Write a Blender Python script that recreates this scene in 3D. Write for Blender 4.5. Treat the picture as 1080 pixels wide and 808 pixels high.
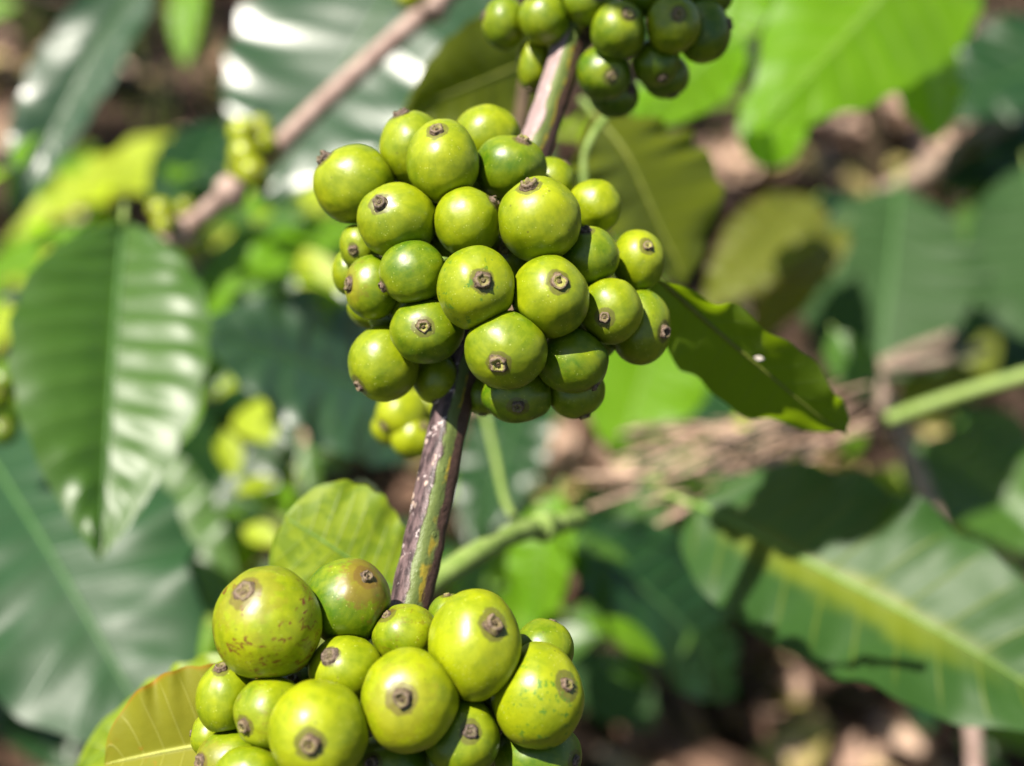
import bpy, bmesh, math, random
from mathutils import Vector, Matrix, noise
R = math.radians
PI = math.pi
scene = bpy.context.scene
for o in list(bpy.data.objects):
    bpy.data.objects.remove(o, do_unlink=True)
COL = scene.collection

# ------------------------------------------------------------------ camera, sky, sun, exposure
CAM_POS = Vector((0, 0, 0.9))
PITCH = R(35)
HFOV = R(45)
cam_d = bpy.data.cameras.new('camera')
cam = bpy.data.objects.new('camera', cam_d)
COL.objects.link(cam)
scene.camera = cam
cam.location = CAM_POS
cam.rotation_euler = (PI / 2 - PITCH, 0, 0)
cam_d.sensor_width = 36
cam_d.lens = 18 / math.tan(HFOV / 2)
cam_d.clip_start = 0.01
cam_d.clip_end = 200
cam_d.dof.use_dof = True
cam_d.dof.focus_distance = 0.2055
APERTURE = 0.0055                                   # metres across
cam_d.dof.aperture_fstop = cam_d.lens * 0.001 / APERTURE
cam_d.dof.aperture_blades = 0

RT = Vector((1, 0, 0))
FW = Vector((0, math.cos(PITCH), -math.sin(PITCH)))
UP = Vector((0, math.sin(PITCH), math.cos(PITCH)))
FPX = 540 / math.tan(HFOV / 2)

def D(d):
    """everything behind the fruiting branch stands well back from it"""
    return d if d < 0.3 else 0.3 + (d - 0.3) * 1.7

def W(px, py, d):
    d = D(d)
    return CAM_POS + RT * ((px - 540) / FPX * d) + UP * (-(py - 404) / FPX * d) + FW * d

def ground_at(px, py):
    """the point of the ground seen at a pixel"""
    q = W(px, py, 0.29) - CAM_POS
    return CAM_POS + q * (-CAM_POS.z / q.z)

def V(x, y, z):
    """direction: right, up, towards the viewer"""
    return (RT * x + UP * y - FW * z).normalized()

SUN = V(-0.36, 0.64, 0.60)
sun_d = bpy.data.lights.new('sun', 'SUN')
sun_d.energy = 5.0
sun_d.angle = R(0.53)
sun_d.color = (1.0, 0.93, 0.82)
sun = bpy.data.objects.new('sun', sun_d)
COL.objects.link(sun)
sun.rotation_euler = SUN.to_track_quat('Z', 'Y').to_euler()
sun.location = (-2, 0, 5)

world = bpy.data.worlds.new('World')
scene.world = world
world.use_nodes = True
wn = world.node_tree
sky = wn.nodes.new('ShaderNodeTexSky')
sky.sky_type = 'NISHITA'
sky.sun_disc = False
sky.sun_elevation = math.asin(SUN.z)
sky.sun_rotation = math.atan2(SUN.x, SUN.y)
bg = wn.nodes['Background']
bg.inputs['Strength'].default_value = 0.055
wn.links.new(sky.outputs[0], bg.inputs['Color'])

scene.view_settings.view_transform = 'Standard'
scene.view_settings.look = 'None'
scene.view_settings.exposure = 1.2
scene.view_settings.gamma = 1
scene.view_settings.use_curve_mapping = False
scene.render.engine = 'CYCLES'
scene.cycles.use_denoising = True
scene.cycles.max_bounces = 8
scene.cycles.transmission_bounces = 4
scene.cycles.caustics_reflective = False
scene.cycles.caustics_refractive = False
scene.cycles.sample_clamp_indirect = 6

rng = random.Random(7)

# ------------------------------------------------------------------ object helpers
def tag(o, label=None, cat=None, group=None, kind=None):
    for k, v in (('label', label), ('category', cat), ('group', group), ('kind', kind)):
        if v:
            o[k] = v
    return o

def empty(name, loc, label, cat, group=None):
    o = bpy.data.objects.new(name, None)
    o.empty_display_size = 0.005
    COL.objects.link(o)
    o.location = loc
    return tag(o, label, cat, group)

def mesh_obj(name, verts, faces, mat, parent=None, uvs=None, origin=None, smooth=True):
    """verts in world space; stored relative to origin / parent location"""
    if origin is None:
        origin = parent['_o'] if parent is not None else Vector((0, 0, 0))
    org = Vector(origin)
    me = bpy.data.meshes.new(name)
    me.from_pydata([tuple(Vector(v) - org) for v in verts], [], faces)
    if uvs is not None:
        lay = me.uv_layers.new(name='UVMap')
        for poly in me.polygons:
            us = [uvs[me.loops[li].vertex_index] for li in poly.loop_indices]
            wrap = max(u[0] for u in us) - min(u[0] for u in us) > 0.6
            for li, u in zip(poly.loop_indices, us):
                lay.data[li].uv = (u[0] + 1 if wrap and u[0] < 0.4 else u[0], u[1])
    if smooth:
        me.polygons.foreach_set('use_smooth', [True] * len(me.polygons))
    me.materials.append(mat)
    me.update()
    o = bpy.data.objects.new(name, me)
    COL.objects.link(o)
    if parent is not None:
        o.parent = parent
    else:
        o.location = org
    return o

def grid_faces(n, m, closed=False):
    """n rows, m columns"""
    f = []
    for i in range(n - 1):
        for j in range(m if closed else m - 1):
            k = (j + 1) % m
            f.append((i * m + j, i * m + k, (i + 1) * m + k, (i + 1) * m + j))
    return f

def spline(pts, n):
    """Catmull-Rom through pts"""
    P = [Vector(p) for p in pts]
    P = [P[0] * 2 - P[1]] + P + [P[-1] * 2 - P[-2]]
    out = []
    segs = len(P) - 3
    for i in range(n):
        t = i / (n - 1) * segs
        k = min(int(t), segs - 1)
        u = t - k
        a, b, c, d = P[k:k + 4]
        out.append(0.5 * ((2 * b) + (c - a) * u + (2 * a - 5 * b + 4 * c - d) * u * u + (3 * b - a - 3 * c + d) * u ** 3))
    return out

def tube(path, radius, segs=16, ref=None, rough=0.0, freq=200, squash=None, seed=0.0):
    """verts, faces, uvs of a tapered tube; radius is a number or f(t); u starts at side `ref` and runs over the side facing the viewer"""
    n = len(path)
    vs, uv = [], []
    ref = ref or -RT
    length = 0
    for i, p in enumerate(path):
        t = i / (n - 1)
        tg = (path[min(i + 1, n - 1)] - path[max(i - 1, 0)]).normalized()
        a = ref - tg * ref.dot(tg)
        if a.length < 1e-4:
            a = tg.orthogonal()
        a.normalize()
        b = tg.cross(a)
        if b.dot(-FW) < 0:
            b = -b
        if i:
            length += (p - path[i - 1]).length
        r = radius(t) if callable(radius) else radius
        for j in range(segs):
            th = 2 * PI * j / segs
            rr = r * (squash(th) if squash else 1)
            q = p + a * (math.cos(th) * rr) + b * (math.sin(th) * rr)
            if rough:
                q += (q - p).normalized() * (noise.noise(q * freq + Vector((seed, 0, 0))) * rough * r)
            vs.append(q)
            uv.append((j / segs, length))
    f = grid_faces(n, segs, True)
    vs.append(path[0].copy()); uv.append((0.5, 0)); c0 = len(vs) - 1
    vs.append(path[-1].copy()); uv.append((0.5, length)); c1 = len(vs) - 1
    for j in range(segs):
        k = (j + 1) % segs
        f.append((c0, k, j))
        f.append((c1, (n - 1) * segs + j, (n - 1) * segs + k))
    return vs, f, uv

# ------------------------------------------------------------------ material helpers
class NT:
    def __init__(self, name):
        self.m = bpy.data.materials.new(name)
        self.m.use_nodes = True
        self.t = self.m.node_tree
        self.t.nodes.clear()
        self.out = self.t.nodes.new('ShaderNodeOutputMaterial')
    def n(self, typ, **kw):
        nd = self.t.nodes.new(typ)
        for k, v in kw.items():
            if k.startswith('i_'):
                key = k[2:]
                nd.inputs[int(key) if key.isdigit() else key.replace('_', ' ')].default_value = v
            else:
                setattr(nd, k, v)
        return nd
    def l(self, a, b):
        self.t.links.new(a, b)
    def val(self, x, sock):
        if hasattr(x, 'node'):
            self.l(x, sock)
        else:
            sock.default_value = x
    def math(self, op, a, b=0.0, c=None, clamp=False):
        nd = self.n('ShaderNodeMath', operation=op, use_clamp=clamp)
        self.val(a, nd.inputs[0]); self.val(b, nd.inputs[1])
        if c is not None:
            self.val(c, nd.inputs[2])
        return nd.outputs[0]
    def mix(self, fac, a, b, blend='MIX'):
        nd = self.n('ShaderNodeMix', data_type='RGBA', blend_type=blend)
        self.val(fac, nd.inputs[0])
        for x, s in ((a, nd.inputs[6]), (b, nd.inputs[7])):
            if hasattr(x, 'node'):
                self.l(x, s)
            else:
                s.default_value = (*x, 1)
        return nd.outputs[2]
    def noise(self, vec, scale, detail=3, rough=0.55, dist=0.0):
        nd = self.n('ShaderNodeTexNoise', i_Scale=scale, i_Detail=detail, i_Roughness=rough, i_Distortion=dist)
        self.l(vec, nd.inputs['Vector'])
        return nd.outputs['Fac']
    def ramp(self, fac, lo, hi):
        nd = self.n('ShaderNodeMapRange', interpolation_type='SMOOTHSTEP')
        self.val(fac, nd.inputs[0])
        nd.inputs[1].default_value = lo; nd.inputs[2].default_value = hi
        return nd.outputs[0]
    def scale(self, vec, xyz):
        nd = self.n('ShaderNodeVectorMath', operation='MULTIPLY')
        self.l(vec, nd.inputs[0]); nd.inputs[1].default_value = xyz
        return nd.outputs[0]
    def attr(self, name):
        return self.n('ShaderNodeAttribute', attribute_type='OBJECT', attribute_name=name).outputs['Fac']
    def bsdf(self, color, rough, spec=0.5, bump=None, bump_dist=0.001, bump_str=0.5, **kw):
        p = self.n('ShaderNodeBsdfPrincipled')
        if hasattr(color, 'node'):
            self.l(color, p.inputs['Base Color'])
        else:
            p.inputs['Base Color'].default_value = (*color, 1)
        self.val(rough, p.inputs['Roughness'])
        p.inputs['Specular IOR Level'].default_value = spec
        if bump is not None:
            b = self.n('ShaderNodeBump', i_Strength=bump_str, i_Distance=bump_dist)
            self.l(bump, b.inputs['Height']); self.l(b.outputs[0], p.inputs['Normal'])
        for k, v in kw.items():
            p.inputs[k].default_value = v
        return p
    def done(self, shader):
        self.l(shader.outputs[0] if hasattr(shader, 'outputs') else shader, self.out.inputs[0])
        return self.m

def cherry_material():
    t = NT('cherry_skin')
    tc = t.n('ShaderNodeTexCoord')
    uv, ob = tc.outputs['UV'], tc.outputs['Object']
    rnd = t.n('ShaderNodeObjectInfo').outputs['Random']
    off = t.n('ShaderNodeVectorMath', operation='ADD'); t.l(ob, off.inputs[0])
    cx = t.n('ShaderNodeCombineXYZ'); t.l(rnd, cx.inputs[0]); t.l(rnd, cx.inputs[1]); t.l(cx.outputs[0], off.inputs[1])
    p = off.outputs[0]
    sep = t.n('ShaderNodeSeparateXYZ'); t.l(uv, sep.inputs[0])
    v = sep.outputs[1]
    tone = t.attr('tone')
    big = t.noise(p, 110, 3)
    mott = t.noise(p, 600, 4, 0.6)
    streak = t.noise(t.scale(uv, (26, 1.6, 1)), 1.0, 3, 0.6)
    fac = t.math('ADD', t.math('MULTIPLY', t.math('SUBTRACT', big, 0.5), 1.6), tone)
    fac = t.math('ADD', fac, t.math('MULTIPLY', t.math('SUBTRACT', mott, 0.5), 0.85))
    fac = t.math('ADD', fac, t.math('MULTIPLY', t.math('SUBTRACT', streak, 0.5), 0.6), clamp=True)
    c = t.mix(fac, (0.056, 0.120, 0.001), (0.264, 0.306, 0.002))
    # paler, yellower shoulder round the calyx and a scarred rim
    c = t.mix(t.math('MULTIPLY', t.ramp(v, 0.30, 0.08), 0.2), c, (0.32, 0.36, 0.02))
    rimw = t.math('ADD', v, t.math('MULTIPLY', t.math('SUBTRACT', mott, 0.5), 0.06))
    rim = t.math('MULTIPLY', t.ramp(rimw, 0.100, 0.085), 0.8)
    c = t.mix(rim, c, (0.10, 0.095, 0.018))
    # small pale lenticels
    vo = t.n('ShaderNodeTexVoronoi', i_Scale=1500.0); t.l(p, vo.inputs['Vector'])
    dots = t.math('MULTIPLY', t.ramp(vo.outputs['Distance'], 0.20, 0.12), t.ramp(t.noise(p, 500, 1), 0.46, 0.60))
    c = t.mix(t.math('MULTIPLY', dots, 0.45), c, (0.52, 0.55, 0.16))
    dk = t.n('ShaderNodeTexVoronoi', i_Scale=520.0); t.l(p, dk.inputs['Vector'])
    dd = t.math('MULTIPLY', t.ramp(dk.outputs['Distance'], 0.15, 0.07), t.ramp(t.noise(p, 240, 1), 0.52, 0.62))
    c = t.mix(t.math('MULTIPLY', dd, 0.7), c, (0.10, 0.11, 0.01))
    # green scuffs and brown scars on the fruits that have them
    sc = t.math('MULTIPLY', t.attr('scuff'), t.math('MULTIPLY', t.ramp(t.noise(p, 900, 3, 0.7), 0.56, 0.62), t.ramp(t.noise(p, 200, 1), 0.50, 0.58)))
    c = t.mix(sc, c, (0.075, 0.17, 0.012))
    br = t.math('MULTIPLY', t.attr('scar'), t.math('MULTIPLY', t.ramp(t.noise(t.scale(p, (1, 1, 1.9)), 620, 4, 0.7, 0.8), 0.545, 0.585), t.ramp(t.noise(p, 170, 1), 0.44, 0.52)))
    c = t.mix(br, c, (0.12, 0.030, 0.008))
    rust = t.math('MULTIPLY', t.attr('rust'), t.ramp(t.math('ADD', v, t.math('MULTIPLY', t.math('SUBTRACT', t.noise(p, 350, 5, 0.7), 0.5), 0.8)), 0.24, 0.16))
    c = t.mix(rust, c, (0.17, 0.085, 0.018))
    hgt = t.math('ADD', t.math('ADD', t.math('MULTIPLY', t.noise(p, 900, 4, 0.65), 0.35), t.math('MULTIPLY', t.noise(p, 260, 2), 1.6)), t.math('MULTIPLY', dots, 0.12))
    rough = t.math('ADD', 0.29, t.math('MULTIPLY', mott, 0.20))
    b = t.bsdf(c, rough, 0.5, hgt, 0.0003, 0.30, **{'Subsurface Weight': 0.15, 'Subsurface Scale': 0.0016, 'Subsurface Radius': (1.0, 1.0, 0.25)})
    return t.done(b)

def calyx_material():
    t = NT('calyx_cork')
    tc = t.n('ShaderNodeTexCoord')
    p = tc.outputs['Object']
    dark = t.attr('dark')
    n = t.noise(p, 2200, 4, 0.7)
    n2 = t.noise(p, 700, 2)
    c = t.mix(t.ramp(n, 0.35, 0.65), (0.055, 0.030, 0.015), (0.21, 0.135, 0.078))
    c = t.mix(t.math('MULTIPLY', t.ramp(n2, 0.45, 0.65), 0.6), c, (0.24, 0.22, 0.05))
    sp = t.n('ShaderNodeSeparateXYZ'); t.l(tc.outputs['UV'], sp.inputs[0])
    v = sp.outputs[1]
    olive = t.math('MULTIPLY', t.attr('olive'), t.ramp(v, 0.50, 0.62))
    c = t.mix(olive, c, t.mix(n, (0.20, 0.20, 0.03), (0.40, 0.38, 0.10)))
    c = t.mix(t.math('MULTIPLY', t.math('MULTIPLY', t.ramp(v, 0.32, 0.40), t.ramp(v, 0.62, 0.52)), 0.5), c, (0.27, 0.20, 0.145))
    c = t.mix(t.math('MULTIPLY', t.ramp(v, 0.28, 0.12), 0.6), c, (0.06, 0.045, 0.015))
    c = t.mix(t.math('MULTIPLY', dark, 0.8), c, t.mix(t.ramp(n, 0.4, 0.65), (0.022, 0.015, 0.014), (0.15, 0.11, 0.095)))
    return t.done(t.bsdf(c, 0.6, 0.4, n, 0.0004, 0.8))

def leaf_material(name, dark, light, vein, trans, trans_w=0.4, rough=0.34, spots=None, spec=0.5, patch=None, band=None):
    t = NT(name)
    tc = t.n('ShaderNodeTexCoord')
    uv, ob = tc.outputs['UV'], tc.outputs['Object']
    sep = t.n('ShaderNodeSeparateXYZ'); t.l(uv, sep.inputs[0])
    s, a = sep.outputs[0], sep.outputs[1]               # along, across -1..1
    ab = t.math('ABSOLUTE', a)
    nv = t.math('MULTIPLY', t.math('SUBTRACT', s, t.math('MULTIPLY', ab, 0.10)), 11.0)
    fr = t.math('ABSOLUTE', t.math('SUBTRACT', t.math('FRACT', nv), 0.5))     # 0.5 on the vein
    lat = t.math('MULTIPLY', t.ramp(fr, 0.44, 0.5), t.ramp(ab, 1.0, 0.6))
    mid = t.ramp(ab, 0.045, 0.015)
    n = t.noise(ob, 45, 3)
    fine = t.noise(ob, 400, 3)
    c = t.mix(t.math('ADD', t.math('MULTIPLY', n, 0.7), t.math('MULTIPLY', fine, 0.3)), dark, light)
    tr = t.mix(n, trans, tuple(x * 0.75 for x in trans))
    if patch:
        pm = t.ramp(t.noise(t.scale(uv, (5, 2.2, 1)), 1.6, 3, 0.6, 0.5), 0.47, 0.56)
        c = t.mix(pm, c, patch); tr = t.mix(pm, tr, tuple(min(1, x * 1.6) for x in patch))
    if band:                                            # sunlit strip painted in with yellowed tissue along the midrib
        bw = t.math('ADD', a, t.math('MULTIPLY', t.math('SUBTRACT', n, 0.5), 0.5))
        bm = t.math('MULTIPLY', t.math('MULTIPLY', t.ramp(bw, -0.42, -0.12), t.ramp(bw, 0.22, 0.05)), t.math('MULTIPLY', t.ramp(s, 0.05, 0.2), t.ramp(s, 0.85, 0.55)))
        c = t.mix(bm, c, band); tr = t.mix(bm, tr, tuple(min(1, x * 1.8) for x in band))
    c = t.mix(t.math('MULTIPLY', lat, 0.55), c, vein)
    c = t.mix(t.math('MULTIPLY', mid, 0.6), c, vein)
    tr = t.mix(t.math('MULTIPLY', lat, 0.4), tr, tuple(x * 0.5 for x in trans))
    if spots:
        sp = t.ramp(t.noise(ob, 130, 4, 0.65), 0.63, 0.70)
        edge = t.math('MULTIPLY', t.ramp(t.math('ADD', ab, t.math('MULTIPLY', n, 0.3)), 1.03, 1.15), 1.0)
        sp = t.math('MAXIMUM', sp, edge)
        c = t.mix(sp, c, spots); tr = t.mix(sp, tr, spots)
    h = t.math('ADD', t.math('MULTIPLY', fine, 0.5), t.math('MULTIPLY', lat, -0.6))
    b = t.bsdf(c, rough, spec, h, 0.0006, 0.4)
    tl = t.n('ShaderNodeBsdfTranslucent'); t.l(tr, tl.inputs['Color'])
    mx = t.n('ShaderNodeMixShader'); mx.inputs[0].default_value = trans_w
    t.l(b.outputs[0], mx.inputs[1]); t.l(tl.outputs[0], mx.inputs[2])
    return t.done(mx)

def bark_material():
    t = NT('branch_bark')
    tc = t.n('ShaderNodeTexCoord')
    uv, ob = tc.outputs['UV'], tc.outputs['Object']
    sep = t.n('ShaderNodeSeparateXYZ'); t.l(uv, sep.inputs[0])
    u, v = sep.outputs[0], sep.outputs[1]
    cb = t.n('ShaderNodeCombineXYZ')
    t.l(t.math('MULTIPLY', u, 0.022), cb.inputs[0]); t.l(t.math('MULTIPLY', v, 0.32), cb.inputs[1])
    el = cb.outputs[0]
    n1 = t.noise(el, 260, 4, 0.6)
    n2 = t.noise(el, 700, 4, 0.65)
    n3 = t.noise(ob, 1100, 4, 0.7)
    lay = t.noise(ob, 75, 2)
    uu = t.math('ADD', u, t.math('MULTIPLY', t.math('SUBTRACT', n1, 0.5), 0.22))
    uu = t.math('ADD', uu, t.math('MULTIPLY', t.math('SUBTRACT', lay, 0.5), 0.10))
    purple = t.mix(t.ramp(n2, 0.36, 0.66), (0.026, 0.015, 0.016), (0.150, 0.098, 0.098))
    purple = t.mix(t.ramp(t.noise(ob, 420, 5, 0.7), 0.60, 0.64), purple, (0.40, 0.33, 0.32))
    purple = t.mix(t.math('MULTIPLY', t.ramp(v, 0.095, 0.115), 0.75), purple, t.mix(n2, (0.28, 0.19, 0.18), (0.44, 0.33, 0.32)))
    vo = t.n('ShaderNodeTexVoronoi', i_Scale=430.0); t.l(ob, vo.inputs['Vector'])
    lich = t.math('MULTIPLY', t.ramp(vo.outputs['Distance'], 0.34, 0.26), t.ramp(t.noise(ob, 160, 2), 0.50, 0.58))
    purple = t.mix(t.math('MULTIPLY', lich, 0.85), purple, t.mix(n3, (0.42, 0.27, 0.17), (0.55, 0.46, 0.42)))
    green = t.mix(n2, (0.075, 0.115, 0.022), (0.155, 0.19, 0.055))
    yellow = t.mix(n3, (0.34, 0.22, 0.02), (0.28, 0.27, 0.03))
    brown = t.mix(n3, (0.030, 0.016, 0.012), (0.12, 0.065, 0.045))
    c = t.mix(t.ramp(uu, 0.225, 0.25), purple, green)
    c = t.mix(t.math('MULTIPLY', t.ramp(uu, 0.312, 0.33), t.ramp(t.noise(ob, 210, 3), 0.42, 0.55)), c, yellow)
    c = t.mix(t.ramp(uu, 0.345, 0.37), c, brown)
    c = t.mix(t.ramp(u, 0.985, 1.0), c, purple)
    fl = t.ramp(uu, 0.25, 0.225)
    h = t.math('ADD', t.math('MULTIPLY', fl, 0.5), t.math('ADD', t.math('MULTIPLY', n3, 0.8), t.math('MULTIPLY', lich, 0.5)))
    return t.done(t.bsdf(c, 0.45, 0.45, h, 0.0004, 0.6))

def plain(name, a, b, scale, rough=0.7, spec=0.3, bump=0.001, trans=None):
    t = NT(name)
    ob = t.n('ShaderNodeTexCoord').outputs['Object']
    n = t.noise(ob, scale, 4, 0.65)
    c = t.mix(t.ramp(n, 0.3, 0.7), a, b)
    sh = t.bsdf(c, rough, spec, n, bump, 0.7)
    if trans:
        tl = t.n('ShaderNodeBsdfTranslucent', i_Color=(*trans, 1))
        mx = t.n('ShaderNodeMixShader'); mx.inputs[0].default_value = 0.35
        t.l(sh.outputs[0], mx.inputs[1]); t.l(tl.outputs[0], mx.inputs[2])
        sh = mx
    return t.done(sh)

def tinted(name, cols, rough=0.8, trans=0.2):
    """per-leaf colour from the mesh attribute 'tint'"""
    t = NT(name)
    a = t.n('ShaderNodeAttribute', attribute_name='tint').outputs['Fac']
    rp = t.n('ShaderNodeValToRGB')
    t.l(a, rp.inputs[0])
    el = rp.color_ramp.elements
    while len(el) < len(cols):
        el.new(0.5)
    for i, c in enumerate(cols):
        el[i].position = i / (len(cols) - 1)
        el[i].color = (*c, 1)
    ob = t.n('ShaderNodeTexCoord').outputs['Object']
    n = t.noise(ob, 120, 3)
    c = t.mix(t.ramp(n, 0.35, 0.7), t.mix(0.45, rp.outputs[0], (0.02, 0.015, 0.01)), rp.outputs[0])
    b = t.bsdf(c, rough, 0.3, n, 0.002, 0.5)
    tl = t.n('ShaderNodeBsdfTranslucent'); t.l(c, tl.inputs[0])
    mx = t.n('ShaderNodeMixShader'); mx.inputs[0].default_value = trans
    t.l(b.outputs[0], mx.inputs[1]); t.l(tl.outputs[0], mx.inputs[2])
    return t.done(mx)

M = {}
M['cherry'] = cherry_material()
M['calyx'] = calyx_material()
M['bark'] = bark_material()
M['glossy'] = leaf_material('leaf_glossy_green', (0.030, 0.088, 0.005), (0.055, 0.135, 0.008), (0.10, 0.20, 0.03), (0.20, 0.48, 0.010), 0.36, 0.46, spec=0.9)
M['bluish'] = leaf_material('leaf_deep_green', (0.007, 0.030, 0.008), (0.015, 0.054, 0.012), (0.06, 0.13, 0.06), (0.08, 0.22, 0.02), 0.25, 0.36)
M['silver'] = leaf_material('leaf_wax_green', (0.014, 0.046, 0.017), (0.028, 0.070, 0.026), (0.05, 0.10, 0.05), (0.08, 0.22, 0.02), 0.15, 0.36, spec=1.0)
M['teal'] = leaf_material('leaf_blue_green', (0.012, 0.046, 0.015), (0.025, 0.076, 0.024), (0.04, 0.11, 0.045), (0.08, 0.26, 0.02), 0.22, 0.46, spec=0.45)
M['young'] = leaf_material('leaf_bright_green', (0.110, 0.265, 0.006), (0.160, 0.340, 0.008), (0.32, 0.48, 0.08), (0.48, 0.85, 0.008), 0.55, 0.45)
M['lime'] = leaf_material('leaf_lime', (0.30, 0.40, 0.015), (0.42, 0.50, 0.025), (0.46, 0.55, 0.10), (0.70, 0.90, 0.03), 0.45, 0.5)
M['olive'] = leaf_material('leaf_olive', (0.085, 0.115, 0.003), (0.125, 0.150, 0.004), (0.13, 0.16, 0.03), (0.30, 0.36, 0.006), 0.45, 0.45)
M['olive_green'] = leaf_material('leaf_olive_green', (0.055, 0.098, 0.003), (0.090, 0.140, 0.004), (0.13, 0.18, 0.03), (0.30, 0.46, 0.005), 0.5, 0.48)
M['matte'] = leaf_material('leaf_matte_green', (0.022, 0.058, 0.014), (0.034, 0.080, 0.021), (0.12, 0.22, 0.09), (0.12, 0.30, 0.04), 0.3, 0.6, spec=0.3)
M['varieg'] = leaf_material('leaf_variegated', (0.12, 0.20, 0.006), (0.18, 0.26, 0.008), (0.20, 0.28, 0.03), (0.36, 0.48, 0.01), 0.35, 0.5, patch=(0.22, 0.30, 0.010))
M['withered'] = leaf_material('leaf_yellowing', (0.15, 0.17, 0.008), (0.25, 0.23, 0.010), (0.38, 0.38, 0.08), (0.42, 0.36, 0.01), 0.3, 0.6, spots=(0.32, 0.17, 0.008), spec=0.3)
M['ragged'] = leaf_material('leaf_ragged', (0.08, 0.10, 0.008), (0.15, 0.16, 0.010), (0.16, 0.17, 0.03), (0.36, 0.34, 0.01), 0.4, 0.55, spots=(0.10, 0.05, 0.015))
M['stripe'] = leaf_material('leaf_yellow_sun_band', (0.018, 0.062, 0.010), (0.036, 0.098, 0.015), (0.16, 0.20, 0.015), (0.24, 0.46, 0.008), 0.34, 0.50, spec=0.4, band=(0.13, 0.175, 0.008))
M['petiole'] = plain('green_stalk', (0.14, 0.22, 0.04), (0.24, 0.32, 0.09), 300, 0.5)
M['rib_mid'] = plain('midrib_green', (0.10, 0.20, 0.03), (0.15, 0.26, 0.05), 200, 0.5)
M['rib_dark'] = plain('midrib_dark', (0.05, 0.12, 0.03), (0.08, 0.17, 0.05), 200, 0.45)
M['rib_olive'] = plain('midrib_olive', (0.12, 0.15, 0.02), (0.16, 0.18, 0.03), 200, 0.5)
M['rib_pale'] = plain('midrib_pale', (0.30, 0.34, 0.06), (0.42, 0.42, 0.10), 200, 0.5)
kind_of = {'leaf_glossy_green': 'dark', 'leaf_deep_green': 'dark', 'leaf_blue_green': 'dark', 'leaf_wax_green': 'dark', 'leaf_olive': 'olive', 'leaf_olive_green': 'olive', 'leaf_ragged': 'olive', 'leaf_matte_green': 'dark', 'leaf_yellowing': 'pale', 'leaf_yellow_sun_band': 'mid'}
M['twig_pink'] = plain('pale_twig_bark', (0.26, 0.17, 0.14), (0.44, 0.32, 0.27), 160, 0.55, 0.4)
M['twig_grey'] = plain('grey_twig_bark', (0.17, 0.12, 0.09), (0.36, 0.27, 0.21), 200, 0.8)
M['twig_dark'] = plain('dark_twig_bark', (0.06, 0.04, 0.025), (0.13, 0.09, 0.05), 200, 0.8)
M['dry'] = plain('dried_stem', (0.30, 0.19, 0.13), (0.52, 0.37, 0.28), 220, 0.8)
M['fluff'] = plain('white_fluff', (0.28, 0.24, 0.21), (0.5, 0.46, 0.42), 900, 0.9)

# ------------------------------------------------------------------ setting: ground, litter, grass
def ground_z(x, y):
    return 0.05 * noise.noise(Vector((x * 1.3, y * 1.3, 3))) + 0.018 * noise.noise(Vector((x * 6, y * 6, 9)))

def build_ground():
    xs = []
    def axis(lo, hi, fine_lo, fine_hi, step, far):
        a = [lo + (fine_lo - lo) * i / far for i in range(far)]
        k = int((fine_hi - fine_lo) / step)
        a += [fine_lo + step * i for i in range(k + 1)]
        a += [fine_hi + (hi - fine_hi) * (i + 1) / far for i in range(far)]
        return a
    X = axis(-60, 60, -2.2, 2.2, 0.03, 14)
    Y = axis(-60, 60, -0.3, 4.2, 0.03, 14)
    vs = []
    for y in Y:
        for x in X:
            vs.append((x, y, ground_z(x, y)))
    t = NT('forest_soil')
    ob = t.n('ShaderNodeTexCoord').outputs['Object']
    a = t.noise(ob, 2.2, 4); b = t.noise(ob, 22, 5, 0.65); c3 = t.noise(ob, 140, 4, 0.7)
    c = t.mix(t.ramp(b, 0.35, 0.65), (0.016, 0.010, 0.007), (0.052, 0.031, 0.021))
    c = t.mix(t.math('MULTIPLY', t.ramp(c3, 0.5, 0.7), 0.5), c, (0.19, 0.12, 0.085))
    c = t.mix(t.math('MULTIPLY', t.ramp(a, 0.52, 0.64), 0.4), c, (0.05, 0.07, 0.018))
    h = t.math('ADD', b, t.math('MULTIPLY', c3, 0.4))
    m = t.done(t.bsdf(c, 0.95, 0.2, h, 0.02, 0.8))
    o = mesh_obj('ground', vs, grid_faces(len(Y), len(X)), m)
    tag(o, kind='structure')
build_ground()

def scatter_mesh(name, label, cat, items, mat, kind='stuff'):
    """items: list of (verts, faces, tint) -> ONE mesh"""
    vs, fs, tn = [], [], []
    for v, f, t in items:
        k = len(vs)
        vs += v
        fs += [tuple(i + k for i in q) for q in f]
        tn += [t] * len(v)
    o = mesh_obj(name, vs, fs, mat)
    at = o.data.attributes.new('tint', 'FLOAT', 'POINT')
    at.data.foreach_set('value', tn)
    tag(o, label, cat, kind=kind)
    return o

def small_leaf(c, yaw, tilt, L, w, curl, r):
    """a curled dry leaf lying about c"""
    rot = Matrix.Rotation(yaw, 3, 'Z') @ Matrix.Rotation(tilt, 3, 'Y') @ Matrix.Rotation(r.uniform(-0.5, 0.5), 3, 'X')
    vs = []
    n, m = 6, 3
    for i in range(n):
        s = i / (n - 1)
        ww = w * (math.sin(PI * (0.06 + 0.9 * s)) ** 0.8)
        for j in range(m):
            a = j - 1
            p = Vector(((s - 0.5) * L, a * ww * 0.5, curl * L * ((s - 0.5) ** 2 * 2 + 0.35 * a * a)))
            vs.append(Vector(c) + rot @ p)
    return vs, grid_faces(n, m)

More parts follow.
